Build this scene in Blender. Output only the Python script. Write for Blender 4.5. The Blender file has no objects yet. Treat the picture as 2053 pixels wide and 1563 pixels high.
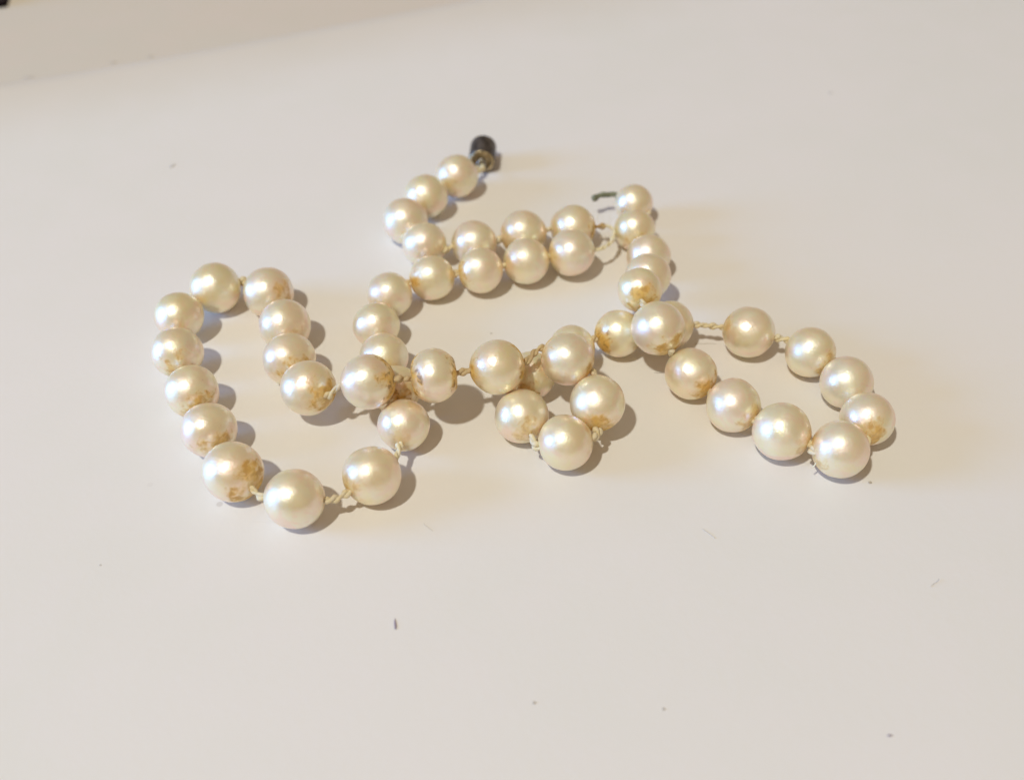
import bpy, bmesh, math, random
from mathutils import Vector, Matrix, Quaternion, noise

# ------------------------------------------------------------------ camera, light, exposure
S = bpy.context.scene
COL = S.collection
MM = 0.001

cam_data = bpy.data.cameras.new('camera')
cam = bpy.data.objects.new('camera', cam_data)
COL.objects.link(cam)
cam.location = (0, 0, 98.63 * MM)
cam.rotation_euler = (math.radians(45), 0, 0)
cam_data.sensor_width = 36
cam_data.lens = 36.1
cam_data.clip_start = 0.005
cam_data.clip_end = 20
cam_data.dof.use_dof = True
cam_data.dof.focus_distance = 130 * MM
cam_data.dof.aperture_fstop = 18
S.camera = cam

world = bpy.data.worlds.new('World')
S.world = world
world.use_nodes = True
bg = world.node_tree.nodes['Background']
bg.inputs['Color'].default_value = (0.31, 0.24, 0.172, 1)
bg.inputs['Strength'].default_value = 1.0

CENTRE = Vector((0, 0.105, 0))


def lamp(name, kind, direction, dist, energy, color):
    d = bpy.data.lights.new(name, kind)
    d.energy = energy
    d.color = color
    o = bpy.data.objects.new(name, d)
    COL.objects.link(o)
    v = Vector(direction).normalized()
    o.location = CENTRE + v * dist
    o.rotation_euler = v.to_track_quat('Z', 'Y').to_euler()
    return o, d


_, d = lamp('warm_room_lamp', 'POINT', (-0.31, -0.33, 0.89), 1.6, 58.0, (1.0, 0.99, 0.875))
d.shadow_soft_size = 0.036
_, d = lamp('daylight_window', 'AREA', (-0.96, -0.10, 0.24), 2.2, 43.0, (0.17, 0.44, 1.0))
d.shape = 'RECTANGLE'
d.size = 0.74
d.size_y = 0.9

S.view_settings.view_transform = 'Standard'
S.view_settings.look = 'None'
S.view_settings.exposure = 0.04
S.view_settings.gamma = 1.0
S.view_settings.use_curve_mapping = False

S.cycles.max_bounces = 16
S.cycles.diffuse_bounces = 8
S.cycles.glossy_bounces = 8
S.cycles.sample_clamp_indirect = 6

rnd = random.Random(7)


# ------------------------------------------------------------------ material helpers
class NT:
    def __init__(self, name):
        self.m = bpy.data.materials.new(name)
        self.m.use_nodes = True
        self.t = self.m.node_tree
        self.b = self.t.nodes['Principled BSDF']

    def n(self, typ, **kw):
        nd = self.t.nodes.new(typ)
        for k, v in kw.items():
            setattr(nd, k, v)
        return nd

    def link(self, a, b):
        self.t.links.new(a, b)

    def val(self, sock, v):
        if hasattr(v, 'is_output'):
            self.link(v, sock)
        else:
            sock.default_value = v

    def math(self, op, a, b=None, c=None, clamp=False):
        nd = self.n('ShaderNodeMath', operation=op, use_clamp=clamp)
        self.val(nd.inputs[0], a)
        if b is not None:
            self.val(nd.inputs[1], b)
        if c is not None:
            self.val(nd.inputs[2], c)
        return nd.outputs[0]

    def smooth(self, v, lo, hi, a=0.0, b=1.0):
        nd = self.n('ShaderNodeMapRange', interpolation_type='SMOOTHSTEP')
        self.val(nd.inputs['Value'], v)
        self.val(nd.inputs['From Min'], lo)
        self.val(nd.inputs['From Max'], hi)
        self.val(nd.inputs['To Min'], a)
        self.val(nd.inputs['To Max'], b)
        return nd.outputs['Result']

    def noise(self, vec, scale, detail=3, rough=0.55, dist=0.0):
        nd = self.n('ShaderNodeTexNoise')
        if vec is not None:
            self.link(vec, nd.inputs['Vector'])
        nd.inputs['Scale'].default_value = scale
        nd.inputs['Detail'].default_value = detail
        nd.inputs['Roughness'].default_value = rough
        nd.inputs['Distortion'].default_value = dist
        return nd.outputs['Fac']

    def mix(self, fac, a, b):
        nd = self.n('ShaderNodeMix', data_type='RGBA')
        self.val(nd.inputs[0], fac)
        for s, v in ((nd.inputs[6], a), (nd.inputs[7], b)):
            if hasattr(v, 'is_output'):
                self.link(v, s)
            else:
                s.default_value = (*v, 1)
        return nd.outputs[2]

    def attr(self, name):
        nd = self.n('ShaderNodeAttribute', attribute_type='OBJECT', attribute_name=name)
        return nd.outputs['Fac']

    def bump(self, h, strength, dist):
        nd = self.n('ShaderNodeBump')
        nd.inputs['Strength'].default_value = strength
        nd.inputs['Distance'].default_value = dist
        self.link(h, nd.inputs['Height'])
        self.link(nd.outputs['Normal'], self.b.inputs['Normal'])
        return nd

    def objcoord(self, seeded=True):
        tc = self.n('ShaderNodeTexCoord').outputs['Object']
        if not seeded:
            return tc, tc
        r = self.n('ShaderNodeObjectInfo').outputs['Random']
        off = self.math('MULTIPLY', r, 37.0)
        add = self.n('ShaderNodeVectorMath', operation='ADD')
        self.link(tc, add.inputs[0])
        self.link(off, add.inputs[1])
        return tc, add.outputs[0]


def mat_pearl():
    t = NT('aged_nacre')
    raw, c = t.objcoord()
    sep = t.n('ShaderNodeSeparateXYZ')
    t.link(raw, sep.inputs[0])
    z = sep.outputs['Z']
    n1 = t.noise(c, 1.7, 3, 0.5, 0.3)
    n2 = t.noise(c, 4.2, 2, 0.5, 0.5)
    n3 = t.noise(c, 11, 2, 0.5)
    big = t.noise(c, 0.9, 2, 0.5)
    wob = t.math('ADD', t.math('MULTIPLY', t.math('SUBTRACT', n1, 0.5), 1.15),
                 t.math('MULTIPLY', t.math('SUBTRACT', n2, 0.5), 0.55))

    def cap(zz, amount):
        lo = t.math('MULTIPLY_ADD', amount, -0.42, 0.98)
        hi = t.math('ADD', lo, 0.34)
        return t.math('MULTIPLY', t.smooth(t.math('ADD', zz, wob), lo, hi),
                      t.smooth(amount, 0.1, 0.85, 0.0, 1.0))
    se = t.attr('stain_end')
    ss = t.attr('stain_start')
    zneg = t.math('MULTIPLY', z, -1.0)
    m = t.math('MAXIMUM', cap(z, se), cap(zneg, ss))
    # pale halo of yellowing reaching further over the pearl
    halo = t.math('MAXIMUM',
                  t.math('MULTIPLY', t.smooth(t.math('MULTIPLY_ADD', wob, 0.7, z), 0.05, 0.95), se),
                  t.math('MULTIPLY', t.smooth(t.math('MULTIPLY_ADD', wob, 0.7, zneg), 0.05, 0.95), ss))
    tint = t.attr('tint')
    body = t.mix(tint, (0.95, 0.80, 0.41), (0.96, 0.80, 0.52))
    body = t.mix(t.smooth(big, 0.35, 0.65, 0.0, 0.45), body, (0.94, 0.85, 0.57))
    body = t.mix(t.math('MULTIPLY', halo, 0.55), body, (0.80, 0.60, 0.26))
    och = t.mix(t.smooth(n2, 0.40, 0.66), (0.76, 0.48, 0.11), (0.56, 0.31, 0.05))
    body = t.mix(t.math('MULTIPLY', m, t.smooth(n1, 0.3, 0.65, 0.35, 0.95)), body, och)
    heavy = t.smooth(t.math('MAXIMUM', se, ss), 0.85, 1.1, 0.04, 0.75)
    dark = t.math('MULTIPLY', t.math('MULTIPLY', m, heavy),
                  t.smooth(t.math('MULTIPLY_ADD', n3, 0.45, n2), 0.76, 0.92))
    body = t.mix(t.math('MULTIPLY', dark, 0.8), body, (0.17, 0.085, 0.025))
    # a rare tiny dark pit
    pit = t.noise(c, 6.0, 1, 0.4)
    pitm = t.smooth(pit, 0.80, 0.835)
    body = t.mix(t.math('MULTIPLY', pitm, 0.5), body, (0.28, 0.18, 0.08))
    t.link(body, t.b.inputs['Base Color'])
    t.link(t.math('ADD', t.smooth(n2, 0.3, 0.7, 0.38, 0.46), t.math('MULTIPLY', m, 0.2)),
           t.b.inputs['Roughness'])
    t.b.inputs['Subsurface Weight'].default_value = 0.4
    t.b.inputs['Subsurface Radius'].default_value = (0.0016, 0.0010, 0.0005)
    t.b.inputs['Subsurface Scale'].default_value = 1.0
    t.link(t.math('MULTIPLY_ADD', m, -0.6, 0.62, clamp=True), t.b.inputs['Coat Weight'])
    t.link(t.math('MULTIPLY_ADD', m, -0.38, 0.5), t.b.inputs['Specular IOR Level'])
    t.link(t.smooth(n1, 0.3, 0.7, 0.14, 0.22), t.b.inputs['Coat Roughness'])
    t.b.inputs['Coat IOR'].default_value = 1.6
    h = t.math('ADD', t.math('MULTIPLY', n2, 0.5),
               t.math('ADD', t.math('MULTIPLY', n3, 0.35),
                      t.math('MULTIPLY', t.noise(c, 30, 2), 0.22)))
    bmp = t.bump(h, 1.0, 0.00006)
    # the nacre itself: a satin, faintly rose mirror layer over the cream body
    gl = t.n('ShaderNodeBsdfGlossy')
    rose = t.mix(tint, (0.98, 0.89, 0.74), (0.98, 0.835, 0.815))
    gcol = t.mix(t.smooth(big, 0.4, 0.62), rose, (0.94, 0.93, 0.85))
    iri = t.noise(c, 1.25, 2, 0.5, 0.8)
    gcol = t.mix(t.smooth(iri, 0.50, 0.66, 0.0, 0.75), gcol, (0.98, 0.74, 0.76))
    gcol = t.mix(t.smooth(iri, 0.48, 0.34, 0.0, 0.6), gcol, (0.93, 0.93, 0.70))
    t.link(gcol, gl.inputs['Color'])
    t.link(t.smooth(n1, 0.3, 0.7, 0.32, 0.48), gl.inputs['Roughness'])
    t.link(bmp.outputs['Normal'], gl.inputs['Normal'])
    mx = t.n('ShaderNodeMixShader')
    t.link(t.math('MULTIPLY_ADD', m, -0.44, 0.54), mx.inputs[0])
    out = t.t.nodes['Material Output']
    t.link(t.b.outputs[0], mx.inputs[1])
    t.link(gl.outputs[0], mx.inputs[2])
    t.link(mx.outputs[0], out.inputs['Surface'])
    return t.m


def mat_thread():
    t = NT('silk_thread')
    raw, c = t.objcoord()
    n1 = t.noise(c, 900, 3)
    n2 = t.noise(c, 3500, 3)
    col = t.mix(t.smooth(n1, 0.35, 0.65), (0.80, 0.70, 0.44), (0.83, 0.78, 0.62))
    col = t.mix(t.math('MULTIPLY', t.attr('stain'), t.smooth(n1, 0.25, 0.6, 0.5, 1.0)), col, (0.42, 0.25, 0.07))
    t.link(col, t.b.inputs['Base Color'])
    t.b.inputs['Roughness'].default_value = 0.7
    t.b.inputs['Subsurface Weight'].default_value = 0.2
    t.b.inputs['Subsurface Radius'].default_value = (0.0004, 0.0003, 0.0002)
    t.b.inputs['Subsurface Scale'].default_value = 1.0
    t.bump(n2, 0.6, 0.00012)
    return t.m


def mat_simple(name, c1, c2, scale, rough, metallic=0.0, bump=0.0, bscale=3000, bdist=0.0001, lo=.35, hi=.65):
    t = NT(name)
    raw, c = t.objcoord()
    n1 = t.noise(c, scale, 4, 0.6)
    t.link(t.mix(t.smooth(n1, lo, hi), c1, c2), t.b.inputs['Base Color'])
    t.link(t.smooth(n1, 0.3, 0.7, rough * 0.8, rough * 1.2), t.b.inputs['Roughness'])
    t.b.inputs['Metallic'].default_value = metallic
    if bump:
        t.bump(t.noise(c, bscale, 3), bump, bdist)
    return t.m


def mat_table(name, ca, cb, cc, rough, border=False):
    t = NT(name)
    raw, c = t.objcoord(False)
    n1 = t.noise(raw, 14, 3, 0.6)
    n2 = t.noise(raw, 120, 3, 0.6)
    n3 = t.noise(raw, 900, 2, 0.6)
    col = t.mix(t.smooth(n1, 0.35, 0.65), ca, cb)
    col = t.mix(t.smooth(n2, 0.4, 0.7, 0.0, 0.35), col, cc)
    # faint grime flecks and short scuffs
    v = t.n('ShaderNodeTexVoronoi', feature='F1')
    t.link(raw, v.inputs['Vector'])
    v.inputs['Scale'].default_value = 95
    fl = t.smooth(v.outputs['Distance'], 0.028, 0.05, 1.0, 0.0)
    gate = t.smooth(t.noise(raw, 33, 1), 0.60, 0.66)
    col = t.mix(t.math('MULTIPLY', t.math('MULTIPLY', fl, gate), 0.30), col, (0.30, 0.24, 0.19))
    mp = t.n('ShaderNodeMapping')
    t.link(raw, mp.inputs['Vector'])
    mp.inputs['Rotation'].default_value = (0, 0, 0.5)
    mp.inputs['Scale'].default_value = (60, 620, 1)
    sc = t.noise(mp.outputs[0], 1.0, 2, 0.5)
    scm = t.math('MULTIPLY', t.smooth(sc, 0.70, 0.76), gate)
    col = t.mix(t.math('MULTIPLY', scm, 0.14), col, (0.42, 0.36, 0.32))
    if border:                      # top blends unevenly to a board-like tan towards its far edge, softening it
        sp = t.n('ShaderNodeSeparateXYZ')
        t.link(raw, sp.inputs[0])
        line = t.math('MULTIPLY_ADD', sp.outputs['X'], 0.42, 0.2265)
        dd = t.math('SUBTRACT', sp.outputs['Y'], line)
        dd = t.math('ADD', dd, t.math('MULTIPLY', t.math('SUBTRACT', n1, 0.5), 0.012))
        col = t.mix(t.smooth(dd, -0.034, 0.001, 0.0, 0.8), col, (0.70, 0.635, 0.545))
    t.link(col, t.b.inputs['Base Color'])
    t.link(t.smooth(n2, 0.3, 0.7, rough - 0.05, rough + 0.06), t.b.inputs['Roughness'])
    t.b.inputs['Specular IOR Level'].default_value = 0.35
    t.bump(n3, 0.08, 0.0002)
    return t.m


M_PEARL = mat_pearl()
M_THREAD = mat_thread()
M_FIBRE = mat_simple('loose_fibre', (0.78, 0.74, 0.66), (0.66, 0.62, 0.55), 500, 0.5)
M_GIMP = mat_simple('tarnished_green_wire', (0.12, 0.13, 0.08), (0.27, 0.28, 0.18), 1400, 0.6, 0.3, 0.6, 5000)
M_DARK = mat_simple('blackened_metal', (0.05, 0.045, 0.045), (0.17, 0.15, 0.14), 700, 0.45, 0.75, 0.35, 4000)
M_BRASS = mat_simple('worn_brass', (0.34, 0.26, 0.14), (0.68, 0.55, 0.33), 900, 0.38, 0.85, 0.4, 4000)
M_STEEL = mat_simple('dull_silver', (0.30, 0.29, 0.27), (0.62, 0.60, 0.56), 800, 0.35, 0.9, 0.3, 4000)
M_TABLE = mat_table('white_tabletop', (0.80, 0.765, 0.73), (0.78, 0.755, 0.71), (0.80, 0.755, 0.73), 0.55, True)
M_BACK = mat_table('cream_board', (0.67, 0.595, 0.505), (0.655, 0.60, 0.515), (0.68, 0.585, 0.51), 0.6)
M_NAVY = mat_simple('dark_violet_cloth', (0.035, 0.028, 0.05), (0.09, 0.075, 0.11), 300, 0.9, 0, 0.6, 1500, 0.0005)
M_FLECK = mat_simple('violet_fleck', (0.24, 0.18, 0.23), (0.42, 0.36, 0.41), 2500, 0.8)
M_BROWN = mat_simple('brown_speck', (0.46, 0.40, 0.32), (0.56, 0.50, 0.42), 2500, 0.8)
M_HAIR = mat_simple('grey_lint', (0.56, 0.53, 0.49), (0.64, 0.60, 0.56), 900, 0.7)


# ------------------------------------------------------------------ object helpers
def link(name, me, mat, parent=None, smooth=True):
    if mat is not None and not me.materials:
        me.materials.append(mat)
    if smooth:
        for p in me.polygons:
            p.use_smooth = True
    o = bpy.data.objects.new(name, me)
    COL.objects.link(o)
    if parent is not None:
        o.parent = parent
    return o


def tag(o, label=None, cat=None, group=None, kind=None):
    if label:
        o['label'] = label
    if cat:
        o['category'] = cat
    if group:
        o['group'] = group
    if kind:
        o['kind'] = kind
    return o


class MB:
    def __init__(self):
        self.v = []
        self.f = []

    def tube(self, pts, radii, sides=8, cap=True, rough=0.0, rr=None):
        n = len(pts)
        base = len(self.v)
        up = Vector((0.13, 0.27, 0.95)).normalized()
        for i, p in enumerate(pts):
            a = pts[max(i - 1, 0)]
            b = pts[min(i + 1, n - 1)]
            tng = (b - a).normalized() if (b - a).length > 1e-12 else Vector((0, 0, 1))
            side = tng.cross(up)
            if side.length < 1e-4:
                side = tng.cross(Vector((1, 0, 0)))
            side.normalize()
            up = side.cross(tng).normalized()
            r = radii[i] if hasattr(radii, '__len__') else radii
            for k in range(sides):
                a_ = 2 * math.pi * k / sides
                q = r * (1 + (rr.uniform(-rough, rough) if rr else 0))
                self.v.append(p + (side * math.cos(a_) + up * math.sin(a_)) * q)
        for i in range(n - 1):
            for k in range(sides):
                k2 = (k + 1) % sides
                self.f.append((base + i * sides + k, base + i * sides + k2,
                               base + (i + 1) * sides + k2, base + (i + 1) * sides + k))
        if cap:
            self.f.append(tuple(base + k for k in reversed(range(sides))))
            self.f.append(tuple(base + (n - 1) * sides + k for k in range(sides)))

    def lathe(self, prof, seg=32, flute=0.0, nfl=0):
        """profile of (radius, z) about local z; closed when it starts and ends on the axis"""
        rings = []
        for (r, z) in prof:
            if r < 1e-9:
                rings.append([len(self.v)])
                self.v.append(Vector((0, 0, z)))
            else:
                ids = []
                for k in range(seg):
                    a = 2 * math.pi * k / seg
                    q = r * (1 + (flute * math.cos(nfl * a) if flute else 0))
                    ids.append(len(self.v))
                    self.v.append(Vector((q * math.cos(a), q * math.sin(a), z)))
                rings.append(ids)
        for A, B in zip(rings, rings[1:]):
            for k in range(seg):
                k2 = (k + 1) % seg
                if len(A) == 1 and len(B) == 1:
                    continue
                if len(A) == 1:
                    self.f.append((A[0], B[k], B[k2]))
                elif len(B) == 1:
                    self.f.append((A[k2], A[k], B[0]))
                else:
                    self.f.append((A[k], B[k], B[k2], A[k2]))

    def mesh(self, name):
        me = bpy.data.meshes.new(name)
        me.from_pydata([tuple(v) for v in self.v], [], self.f)
        me.update()
        bm = bmesh.new()
        bm.from_mesh(me)
        bmesh.ops.recalc_face_normals(bm, faces=bm.faces)
        bm.to_mesh(me)
        bm.free()
        return me

    def build(self, name, mat, parent=None, smooth=True):
        return link(name, self.mesh(name), mat, parent, smooth)


def bez(a, b, c, d, n):
    out = []
    for i in range(n + 1):
        t = i / n
        out.append(a * (1 - t) ** 3 + b * 3 * t * (1 - t) ** 2 + c * 3 * t * t * (1 - t) + d * t ** 3)
    return out


# ------------------------------------------------------------------ the setting: white tabletop and the board behind it
edge = [(-600, 172), (-300, 181), (-170, 182.5), (-128, 183), (-104, 184.5), (-92, 188), (-78, 193.5), (-64, 199.2),
        (-42, 208.5), (-19, 218.6), (40, 244), (120, 277), (600, 470)]


def chaikin(p, it):
    for _ in range(it):
        q = [p[0]]
        for a, b in zip(p, p[1:]):
            q.append((a[0] * .75 + b[0] * .25, a[1] * .75 + b[1] * .25))
            q.append((a[0] * .25 + b[0] * .75, a[1] * .25 + b[1] * .75))
        q.append(p[-1])
        p = q
    return p


edge = chaikin(edge, 2)
rows = [(16 * math.sin(math.radians(q * 3.8)) - 7.16, -16 * (1 - math.cos(math.radians(q * 3.8)))) for q in range(8)] + [(0.2, -20)]
mb = MB()
nE = len(edge)
for (off, z) in rows:
    for i, (x, y) in enumerate(edge):
        a = edge[max(i - 1, 0)]
        b = edge[min(i + 1, nE - 1)]
        tx, ty = b[0] - a[0], b[1] - a[1]
        L = math.hypot(tx, ty)
        mb.v.append(Vector(((x - ty / L * off) * MM, (y + tx / L * off) * MM, z * MM)))
for j in range(len(rows) - 1):
    for i in range(nE - 1):
        mb.f.append((j * nE + i, j * nE + i + 1, (j + 1) * nE + i + 1, (j + 1) * nE + i))
k = len(mb.v)
mb.v += [Vector((0.6, -0.35, 0)), Vector((-0.6, -0.35, 0)), Vector((0.6, -0.35, -0.02)), Vector((-0.6, -0.35, -0.02))]
mb.f.append(tuple(range(nE)) + (k, k + 1))
mb.f.append((k, k + 1, k + 3, k + 2))
lb = (len(rows) - 1) * nE
mb.f.append(tuple(lb + i for i in range(nE)) + (k + 2, k + 3))
mb.f.append(tuple(j * nE for j in range(len(rows))) + (k + 3, k + 1))
mb.f.append(tuple(j * nE + nE - 1 for j in range(len(rows))) + (k + 2, k))
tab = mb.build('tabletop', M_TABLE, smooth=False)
for p in tab.data.polygons:
    p.use_smooth = len(p.vertices) == 4 and p.index < (len(rows) - 2) * (nE - 1)
tag(tab, kind='structure')

mb = MB()
x0, x1, y0, y1, zt, zb = -0.7, 0.7, 0.10, 0.9, -0.0017, -0.019
mb.v += [Vector(q) for q in ((x0, y0, zb), (x1, y0, zb), (x1, y1, zb), (x0, y1, zb),
                             (x0, y0, zt), (x1, y0, zt), (x1, y1, zt), (x0, y1, zt))]
mb.f += [(0, 3, 2, 1), (4, 5, 6, 7), (0, 1, 5, 4), (1, 2, 6, 5), (2, 3, 7, 6), (3, 0, 4, 7)]
tag(mb.build('back_board', M_BACK, smooth=False), kind='structure')

# ------------------------------------------------------------------ the necklace
neck = bpy.data.objects.new('pearl_necklace', None)
COL.objects.link(neck)
neck.empty_display_size = 0.01
tag(neck, 'old strand of cream pearls with brown stained holes and dark barrel clasp on white tabletop', 'necklace')

# x, y, z, radius (mm), stain towards the previous pearl, stain towards the next, tint (0 yellow .. 1 pink white)
PEARLS = [
    (-9.12, 145.12, 3.51, 3.51, .1, .55, .7), (-13.87, 139.1, 3.54, 3.54, .15, .45, .2),
    (-16.72, 132.48, 3.56, 3.56, .2, .3, .9), (-13.31, 126.36, 3.58, 3.38, .1, .5, .6),
    (-5.78, 126.67, 3.54, 3.54, .4, .3, .7), (1.74, 129.18, 3.58, 3.58, .5, .4, .5),
    (9.44, 130.86, 3.49, 3.49, .3, .95, .5), (8.96, 123.87, 3.96, 3.53, .2, .5, .8),
    (2.12, 122.16, 3.67, 3.47, .4, .35, .4), (-4.67, 119.91, 3.69, 3.37, .3, .8, .5),
    (-11.8, 118.65, 3.31, 3.31, .3, .75, .5), (-17.68, 114.75, 3.32, 3.32, .4, .5, .8),
    (-18.98, 108.12, 3.28, 3.28, .1, .2, .3), (-17.38, 101.65, 3.29, 3.29, .1, .5, .6),
    (-15.24, 95.41, 3.28, 3.28, 1.0, .8, .3), (-13.71, 88.92, 3.47, 3.32, .5, .45, .8),
    (-16.91, 80.46, 3.59, 3.59, .2, .6, .5), (-25.75, 76.86, 3.58, 3.58, .15, .15, .6),
    (-33.8, 80.94, 3.68, 3.68, .82, .1, .6), (-38.16, 87.89, 3.65, 3.5, .75, .2, .9),
    (-41.85, 94.89, 3.51, 3.46, .78, .1, .2), (-45.33, 101.94, 3.82, 3.45, .7, .1, .6),
    (-46.79, 109.48, 3.83, 3.37, .25, .4, .1), (-43.05, 115.9, 3.67, 3.67, .45, .4, .2),
    (-35.23, 114.96, 3.61, 3.61, .1, .65, .9), (-31.73, 107.81, 3.62, 3.62, .1, .5, .8),
    (-29.95, 100.71, 3.8, 3.59, .1, .8, .7), (-26.25, 93.8, 5.15, 3.57, .3, .85, .5),
    (-18.07, 91.84, 8.24, 3.5, .15, 1.1, .9), (-9.86, 92.98, 8.19, 3.28, 1.15, 1.15, .6),
    (-1.88, 94.47, 8.24, 3.52, .8, .95, .3), (7.14, 96.37, 7.89, 3.44, .7, .8, .9),
    (10.87, 91.26, 5.0, 3.56, .3, .85, .5), (6.67, 85.71, 3.66, 3.5, .5, .25, .4),
    (1.25, 90.36, 3.5, 3.5, .6, .3, .7), (2.53, 97.98, 3.33, 3.25, .7, .9, .1),
    (8.12, 102.96, 3.59, 3.23, .3, .4, .4), (14.75, 106.27, 3.44, 3.29, 1.0, .3, .2),
    (22.07, 108.08, 3.39, 3.39, .5, .6, .3), (32.83, 106.37, 3.56, 3.56, .6, .35, .7),
    (40.58, 102.44, 3.46, 3.46, .2, .65, .3), (44.17, 96.57, 3.46, 3.46, .2, .3, .9),
    (45.2, 89.8, 3.57, 3.4, .2, .75, .8), (40.54, 84.54, 3.78, 3.57, .3, .6, .7),
    (33.86, 87.49, 3.75, 3.63, .55, .2, .5), (28.55, 92.3, 3.51, 3.51, .6, .3, .9),
    (23.81, 98.23, 3.45, 3.45, .84, .3, .5), (19.55, 103.01, 7.27, 3.57, .8, .2, .8),
    (17.71, 110.36, 7.85, 3.11, .84, .1, .1), (19.66, 116.74, 5.13, 3.32, .1, .1, .6),
    (20.58, 123.78, 3.31, 3.31, .1, .1, .7), (19.07, 130.7, 3.18, 3.18, .6, .2, .3),
    (19.5, 137.72, 3.16, 3.08, .3, .2, .7)]
N = len(PEARLS)
POS = [Vector(p[:3]) * MM for p in PEARLS]
RAD = [p[3] * MM for p in PEARLS]


def pearl_mesh(seed, zs=1.0, drum=0.0, amp=0.02):
    seg, rings = 48, 30
    mb = MB()
    off = Vector((seed * 3.7, seed * 1.3, -seed * 2.1))

    def pt(th, ph):
        d = Vector((math.sin(th) * math.cos(ph), math.sin(th) * math.sin(ph), math.cos(th)))
        k = 1 + amp * noise.noise(d * 1.1 + off) * 1.6 + amp * 0.35 * noise.noise(d * 3.1 + off)
        p = d * k
        az = abs(d.z)
        if drum:                                     # flattened, slightly shouldered ends
            lim = 1 - drum
            if az > lim:
                p.z = math.copysign(lim + (az - lim) * 0.35, d.z)
        # small dimple where the drill hole sits
        rr = math.hypot(d.x, d.y)
        if rr < 0.16:
            p.z -= math.copysign(0.05 * (1 - rr / 0.16) ** 0.8, d.z)
        p.z *= zs
        return p
    mb.v.append(pt(0, 0))
    for i in range(1, rings):
        for k in range(seg):
            mb.v.append(pt(math.pi * i / rings, 2 * math.pi * k / seg))
    mb.v.append(pt(math.pi, 0))
    last = len(mb.v) - 1
    for k in range(seg):
        mb.f.append((0, 1 + k, 1 + (k + 1) % seg))
        mb.f.append((last, 1 + (rings - 2) * seg + (k + 1) % seg, 1 + (rings - 2) * seg + k))
    for i in range(rings - 2):
        for k in range(seg):
            a = 1 + i * seg + k
            b = 1 + i * seg + (k + 1) % seg
            mb.f.append((a, a + seg, b + seg, b))
    me = mb.mesh('pearl')
    me.materials.append(M_PEARL)
    for p in me.polygons:
        p.use_smooth = True
    return me


variants = [pearl_mesh(s, zs) for s, zs in ((1, .985), (2, 1.0), (3, .97), (4, 1.01), (5, .99), (6, 1.0))]
DRUM = pearl_mesh(11, .93, .16, .02)
OVAL = pearl_mesh(12, 1.03, 0, .014)

CLASP = Vector((-5.2, 151.4, 2.25)) * MM                 # centre of the clasp's open front end
CLASP_AX = Vector((0.05, 1.0, 0)).normalized()          # barrel runs away from the viewer
TAIL = Vector((-1, 0.20, 0.12)).normalized()            # the green wire leaves the last pearl to the left

# the direction in which each pearl is drilled
AX = []
for i in range(N):
    if i == 0:
        t = (POS[1] - POS[0]).normalized() + (POS[0] - CLASP).normalized()
    elif i == N - 1:
        t = (POS[i] - POS[i - 1]).normalized() * 0.55 + TAIL
    else:
        a = (POS[i] - POS[i - 1])
        b = (POS[i + 1] - POS[i])
        t = a.normalized() + b.normalized()
    AX.append(t.normalized())
AX[6] = Vector((0.96, 0.1, -0.04)).normalized()
AX[7] = Vector((-0.98, -0.18, 0.0)).normalized()
AX[27] = (AX[27] + Vector((0.25, -0.25, 0.0))).normalized()

for i in range(N):
    me = DRUM if i == 29 else OVAL if i in (2, 47) else variants[(i * 5 + i // 6) % 6]
    o = bpy.data.objects.new('pearl', me)
    COL.objects.link(o)
    o.parent = neck
    o.location = POS[i]
    q = AX[i].to_track_quat('Z', 'Y')
    o.rotation_mode = 'QUATERNION'
    o.rotation_quaternion = q @ Quaternion((0, 0, 1), rnd.uniform(0, 6.28))
    r = RAD[i] * (1.06 if i == 29 else 1.0)
    o.scale = (r, r, r)
    o['stain_start'] = PEARLS[i][4]
    o['stain_end'] = PEARLS[i][5]
    o['tint'] = PEARLS[i][6]
    if i == 29:
        o['label'] = 'squat barrel shaped pearl with brown crusted ends on top of the crossing'
    if i == 37:
        o['label'] = 'yellowish pearl with a large rusty brown patch'


# ---- the silk thread between neighbouring pearls: two plies twisted, with a knot
def ply_thread(pts, r, knots, seed, parent, stain=0.2, name='thread', mat=M_THREAD):
    rr = random.Random(seed)
    # resample
    L = [0]
    for a, b in zip(pts, pts[1:]):
        L.append(L[-1] + (b - a).length)
    tot = L[-1]
    n = max(8, int(tot / (0.09 * MM)))
    path = []
    j = 0
    for i in range(n + 1):
        s = tot * i / n
        while j < len(L) - 2 and L[j + 1] < s:
            j += 1
        u = (s - L[j]) / max(L[j + 1] - L[j], 1e-9)
        path.append(pts[j].lerp(pts[j + 1], min(max(u, 0), 1)))
    mb = MB()
    ph0 = rr.uniform(0, 6.28)
    plies = [[], []]
    rads = []
    up = Vector((0, 0, 1))
    for i, p in enumerate(path):
        a = path[max(i - 1, 0)]
        b = path[min(i + 1, n)]
        tg = (b - a).normalized()
        side = tg.cross(up)
        if side.length < 1e-3:
            side = tg.cross(Vector((1, 0, 0)))
        side.normalize()
        u2 = side.cross(tg)
        s = tot * i / n
        ang = ph0 + s / (2.6 * MM) * 2 * math.pi + 0.9 * noise.noise(p * 900)
        bulge = 1.0
        for kc, kr in knots:
            bulge += kr * math.exp(-((s / tot - kc) * tot / (0.34 * MM)) ** 2)
        jit = 1 + rr.uniform(-.05, .05) + 0.32 * noise.noise(p * 1500 + Vector((seed, 0, 0)))
        for k in (0, 1):
            aa = ang + math.pi * k
            plies[k].append(p + (side * math.cos(aa) + u2 * math.sin(aa)) * r * 0.48 * bulge * jit)
        rads.append(r * 0.66 * bulge * jit)
    for k in (0, 1):
        mb.tube(plies[k], rads, 8, True, 0.05, rr)
    o = mb.build(name, mat, parent)
    o['stain'] = stain
    return o


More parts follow.
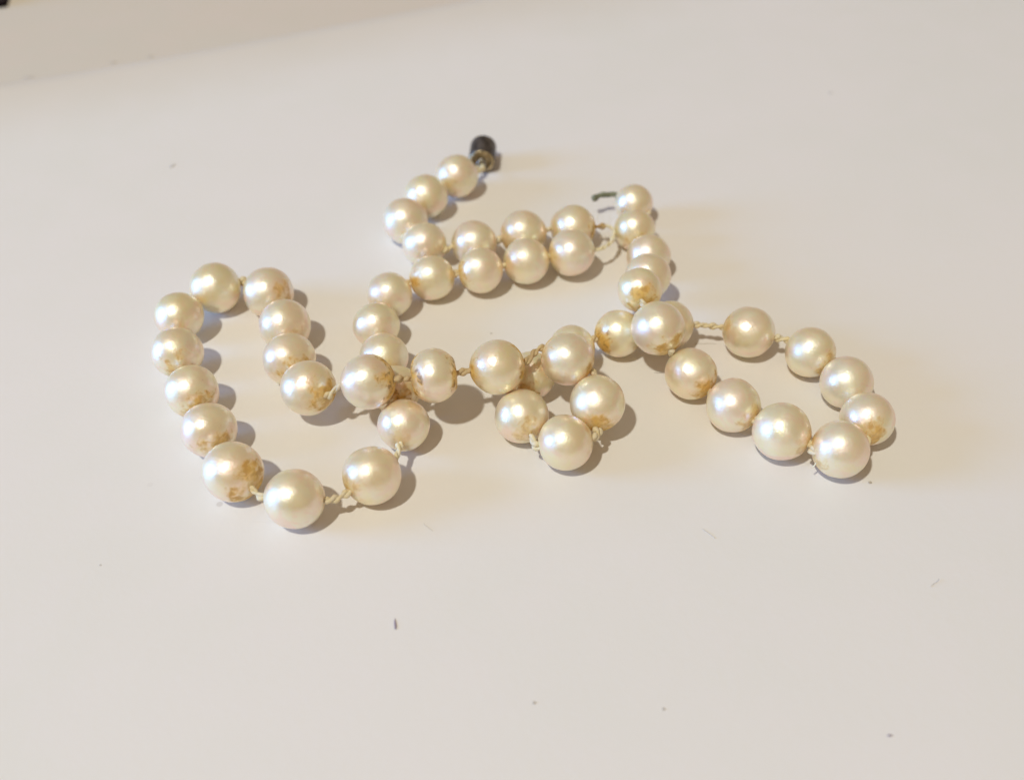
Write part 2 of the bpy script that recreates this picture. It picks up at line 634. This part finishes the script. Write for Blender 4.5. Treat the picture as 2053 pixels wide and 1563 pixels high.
def hair(mb, pts, r):
    mb.tube(pts, [r * (1 - 0.5 * i / (len(pts) - 1)) for i in range(len(pts))], 4)


for i in range(N - 1):
    if i == 6:
        continue
    zs = 0.90
    a = POS[i] + AX[i] * RAD[i] * zs
    b = POS[i + 1] - AX[i + 1] * RAD[i + 1] * zs
    gap = (b - a).length
    h = gap * 0.35
    pa = POS[i] + AX[i] * RAD[i] * 0.55
    pb = POS[i + 1] - AX[i + 1] * RAD[i + 1] * 0.55
    sag = Vector((rnd.uniform(-.1, .1), rnd.uniform(-.1, .1), rnd.uniform(-.15, .1))) * MM * min(gap / (2 * MM), 1.5)
    mid = bez(a, a + AX[i] * h + sag, b - AX[i + 1] * h + sag, b, 16)
    pts = [pa] + mid + [pb]
    tot = sum((q - p).length for p, q in zip(pts, pts[1:]))
    la = (a - pa).length
    knots = [((la + min(0.5 * gap, 0.75 * MM)) / tot, rnd.uniform(.5, .75))]
    if gap > 2.0 * MM:
        knots.append((1 - (la + 0.55 * MM) / tot, rnd.uniform(.3, .6)))
    if gap > 3.5 * MM:
        knots.append((0.55, .45))
    st = 0.5 * max(PEARLS[i][5], PEARLS[i + 1][4])
    st = .75 if i in (28, 29, 30) else st
    ply_thread(pts, 0.33 * MM, knots, 100 + i, neck, min(1.0, st * rnd.uniform(.5, 1.0)))

# loop of loosened thread joining the two pearls at the right end of the double row
a = POS[6] + AX[6] * RAD[6] * 0.6
b = POS[7] - AX[7] * RAD[7] * 0.6
A1 = POS[6] + AX[6] * RAD[6]
B1 = POS[7] - AX[7] * RAD[7]
stub_end = A1 + Vector((1.9, -0.1, 0.25)) * MM
ply_thread([a, A1, A1.lerp(stub_end, .5), stub_end], 0.33 * MM, [(0.78, .55)], 301, neck, 0.95)
lp = [stub_end - Vector((.3, 0, 0)) * MM] + bez(stub_end, stub_end + Vector((1.6, -0.6, 0.3)) * MM,
                                                B1 + Vector((3.4, 0.9, -0.3)) * MM, B1, 18) + [b]
ply_thread(lp, 0.27 * MM, [(0.45, .4)], 302, neck, 0.0)
mb = MB()
fr = random.Random(5)
for q in range(7):
    s = stub_end + Vector((fr.uniform(-1.2, 0.3), fr.uniform(-.2, .2), 0.1)) * MM
    e = s + Vector((fr.uniform(-.4, 1.2), fr.uniform(0.8, 2.6) * (1 if q < 4 else -1), fr.uniform(.2, 1.2) if q < 4 else -1.0)) * MM
    m1 = s.lerp(e, .4) + Vector((fr.uniform(-.6, .6), fr.uniform(-.2, .2), fr.uniform(0, .5))) * MM
    hair(mb, bez(s, m1, m1.lerp(e, .5), e, 10), 0.035 * MM)
mb.build('frayed_fibres', M_FIBRE, neck)

# stray thread end at the knot between the two largest pearls on the right
kn = (POS[43] + POS[44]) / 2 + Vector((0, -1.6, -0.6)) * MM
mb = MB()
p0 = POS[44] - AX[44] * RAD[44] * 1.02
hair(mb, bez(p0, p0 + Vector((.8, -1.3, .2)) * MM, kn + Vector((.9, -1.0, -.1)) * MM, kn + Vector((-.1, -1.5, -1.0)) * MM, 12), 0.2 * MM)
mb.build('loose_thread_end', M_THREAD, neck)['stain'] = 0.0

# green tarnished wire tail on the last pearl
i = N - 1
a = POS[i] + AX[i] * RAD[i] * 0.7
s = POS[i] + AX[i] * RAD[i] * 0.98
e = s + Vector((-4.2, -0.95, 0.05)) * MM
path = [a] + bez(s, s + Vector((-1.4, .35, .35)) * MM, e + Vector((1.5, .75, .2)) * MM, e, 40)
mb = MB()
rr = random.Random(9)
for k in range(3, len(path)):
    path[k] = path[k] + Vector((0.0, 0.05 * math.sin(k * 0.31), 0.08 * math.sin(k * 0.23 + 1))) * MM * min(1, (k - 2) / 8)
rad = []
for k in range(len(path)):
    coil = 0.035 * math.sin(k * 1.9)
    lump = 0.16 * math.exp(-((k - 38) / 3.0) ** 2) + 0.09 * math.exp(-((k - 24) / 2.0) ** 2)
    rad.append((0.40 + coil + lump) * MM)
mb.tube(path, rad, 10, True, 0.12, rr)
mb.build('green_wire_tail', M_GIMP, neck)

# ---- barrel clasp lying on its side, open end towards the viewer
clasp = bpy.data.objects.new('clasp', None)
COL.objects.link(clasp)
clasp.parent = neck
clasp.empty_display_size = 0.003
clasp.location = CLASP
clasp.rotation_mode = 'QUATERNION'
clasp.rotation_quaternion = CLASP_AX.to_track_quat('Z', 'Y')
clasp['label'] = 'blackened metal barrel clasp with brass rimmed open end'
R = 2.25
mb = MB()
prof = [(R * .86, 0.05), (R * .93, 0.0), (R * .985, 0.10), (R, 0.3), (R * .985, 0.55), (R * .96, 0.62), (R * .985, 0.7),
        (R, 0.85), (R, 4.6), (R * .985, 4.8), (R * .93, 4.95), (R * .80, 5.0), (R * .3, 5.02), (0, 5.02)]
prof = [(R * .80, 1.5), (R * .80, 0.25)] + prof
mb.lathe([(r * MM, z * MM) for r, z in prof], 48, 0.008, 24)
mb.build('barrel', M_DARK, clasp)
mb = MB()
mb.lathe([(r * R * MM, z * MM) for r, z in ((.66, .9), (.66, .3), (.69, .0), (.76, -.14), (.88, -.14), (.95, .04))], 40)
mb.build('brass_rim', M_BRASS, clasp)
mb = MB()
mb.lathe([(r * R * MM, z * MM) for r, z in ((0.70, 1.2), (.70, .75), (.64, .55), (.56, .30), (.46, .25), (.40, .45), (.20, .55), (0, .55))], 40)
mb.build('inner_cup', M_BRASS, clasp)
mb = MB()
ring = []
for k in range(25):
    a_ = 2 * math.pi * k / 24
    ring.append(Vector((math.cos(a_) * 0.62, -0.35 + math.sin(a_) * 0.62, -0.05 + 0.25 * math.sin(a_))) * MM)
mb.tube(ring, 0.2 * MM, 8, False)
mb.build('ring', M_STEEL, clasp)
# thread between the first pearl and the clasp ring
ra = POS[0] - AX[0] * RAD[0] * 0.6
r1 = POS[0] - AX[0] * RAD[0] * 0.98
rb = CLASP + Vector((0.1, -0.3, -0.5)) * MM
ply_thread([ra, r1] + bez(r1, r1 - AX[0] * 0.8 * MM, rb + Vector((.3, -1.6, -.9)) * MM, rb, 14)[1:], 0.40 * MM,
           [(0.62, .75), (0.85, .4)], 401, neck, 0.05)


# ------------------------------------------------------------------ small loose things on the table
def speck(x, y, lx, ly, hz, rot, mat, name, label, cat, seed, taper=0.0, z=0.00002):
    """an irregular crumb or flake lying on the table"""
    rr = random.Random(seed)
    bm = bmesh.new()
    bmesh.ops.create_icosphere(bm, subdivisions=2, radius=1.0)
    for v in bm.verts:
        k = 1 + 0.35 * noise.noise(v.co * 1.7 + Vector((seed, 0, 0)))
        t_ = 1 - taper * (v.co.x * 0.5 + 0.5)
        v.co = Vector((v.co.x * lx * k, v.co.y * ly * k * t_, (v.co.z * 0.9 + 0.85) * hz * 0.5 * t_))
    me = bpy.data.meshes.new(name)
    bm.to_mesh(me)
    bm.free()
    o = link(name, me, mat)
    o.location = (x * MM, y * MM, z)
    o.scale = (MM * 0.85, MM * 0.85, MM * 0.85)
    o.rotation_euler = (0, 0, rot)
    return tag(o, label, cat)


def lint(pts, r, name, label, cat, mat=M_HAIR):
    P = [Vector((x, y, z)) * MM for x, y, z in pts]
    path = bez(P[0], P[1], P[2], P[3], 14)
    c0 = Vector((path[0].x, path[0].y, 0))
    mb = MB()
    mb.tube([p - c0 for p in path], r * MM, 5)
    o = mb.build(name, mat)
    o.location = c0
    return tag(o, label, cat)


speck(-12.9, 62.0, 0.95, 0.24, 0.10, 1.72, M_FLECK, 'fleck', 'thin dark violet fleck lying alone on the tabletop in front of the necklace', 'fleck', 3, 0.6)
speck(38.4, 49.0, 0.34, 0.16, 0.07, 0.1, M_FLECK, 'fleck', 'tiny violet fleck near the bottom right corner of the tabletop', 'fleck', 8, 0.3)
speck(2.3, 52.6, 0.22, 0.19, 0.08, 0.4, M_BROWN, 'crumb', 'tiny pale brown crumb at the bottom centre of the tabletop', 'crumb', 5)
speck(15.7, 51.9, 0.20, 0.17, 0.08, 1.1, M_BROWN, 'crumb', 'tiny pale brown crumb right of bottom centre, below the small loop of pearls', 'crumb', 6)
speck(-74.0, 196.6, 0.5, 0.3, 0.15, 0.9, M_HAIR, 'crumb', 'greyish crumb caught on the edge where the white tabletop ends, upper left', 'crumb', 7, z=-0.00165)
speck(-59.0, 153.6, 0.75, 0.30, 0.10, 0.9, M_HAIR, 'crumb', 'pale grey crumb on the tabletop, upper left of the clasp', 'crumb', 12)
speck(-80.9, 194.0, 0.8, 0.22, 0.1, 0.45, M_HAIR, 'crumb', 'grey lump of dirt on the far table edge, left of another crumb', 'crumb', 14, z=-0.00165)
speck(-96.0, 188.0, 1.2, 0.25, 0.08, 0.2, M_HAIR, 'crumb', 'long grey smear of dirt on the far table edge at the left frame side', 'crumb', 15, z=-0.00165)
speck(60.8, 178.7, 0.5, 0.3, 0.05, 0.0, M_HAIR, 'crumb', 'faint pale crumb at the upper right of the tabletop', 'crumb', 16)
speck(44.6, 82.3, 0.30, 0.22, 0.12, 0.3, M_BROWN, 'crumb', 'dark crumb beside the rightmost pearl of the right loop', 'crumb', 18)
speck(-47.8, 69.9, 0.17, 0.12, 0.05, 0.3, M_HAIR, 'crumb', 'tiny grey crumb left of the front loop of pearls', 'crumb', 19)
lint([(47.7, 66.9, .05), (48.1, 67.4, .05), (48.5, 67.3, .1), (48.9, 67.9, .2)], 0.035, 'lint', 'short bent grey hair at right, below the right loop of pearls', 'lint')
lint([(26.0, 107.9, .04), (27.0, 107.7, .1), (28.0, 108.0, .1), (29.0, 107.8, .04)], 0.035, 'lint', 'short straight grey hair inside the right loop, the farther of two', 'lint')
lint([(25.6, 105.4, .04), (26.2, 105.3, .1), (27.0, 105.6, .1), (27.8, 105.4, .04)], 0.03, 'lint', 'short straight grey hair inside the right loop, the nearer of two', 'lint')
lint([(19.6, 102.0, .04), (20.3, 101.6, .1), (21.4, 102.4, .1), (22.4, 101.7, .04)], 0.035, 'lint', 'curved grey hair on the tabletop left of the right loop', 'lint')
lint([(-10.6, 75.9, .04), (-10.4, 75.5, .1), (-9.9, 75.2, .1), (-9.5, 74.8, .04)], 0.035, 'lint', 'short grey hair in front of the left loop, right of its nearest pearl', 'lint')
lint([(22.8, 75.1, .04), (23.2, 74.6, .1), (23.6, 74.3, .1), (24.1, 73.7, .04)], 0.035, 'lint', 'slanting grey hair on the tabletop between the small loop and the right loop', 'lint')
speck(-3.0, 110.1, 0.26, 0.16, 0.05, 0.2, M_HAIR, 'crumb', 'tiny grey crumb in the middle, enclosed by the upper double row of pearls', 'crumb', 21)

# folded dark cloth whose edge just reaches the top left corner of the view
nx, ny = 28, 18
mb = MB()
for j in range(ny + 1):
    for i in range(nx + 1):
        u = i / nx * 2 - 1
        v = j / ny * 2 - 1
        e = max(abs(u), abs(v))
        fall = max(0.0, 1 - e ** 6) ** 0.5
        x = u * 45 + 1.5 * noise.noise(Vector((u * 3, v * 3, 1)))
        y = v * 28 + 1.5 * noise.noise(Vector((u * 3, v * 3, 5)))
        z = fall * (6.0 + 1.8 * noise.noise(Vector((u * 2.2, v * 2.2, 9))))
        mb.v.append(Vector((x, y, z)) * MM)
for j in range(ny):
    for i in range(nx):
        a = j * (nx + 1) + i
        mb.f.append((a, a + 1, a + nx + 2, a + nx + 1))
rim = [i for i in range(nx + 1)] + [j * (nx + 1) + nx for j in range(1, ny + 1)] + \
      [ny * (nx + 1) + i for i in reversed(range(nx))] + [j * (nx + 1) for j in reversed(range(1, ny))]
mb.f.append(tuple(reversed(rim)))
cl = mb.build('folded_cloth', M_NAVY)
cl.location = (-0.1602, 0.2392, -0.0016)
cl.rotation_euler = (0, 0, math.radians(10))
tag(cl, 'dark violet cloth edge just showing in the top left corner', 'cloth')
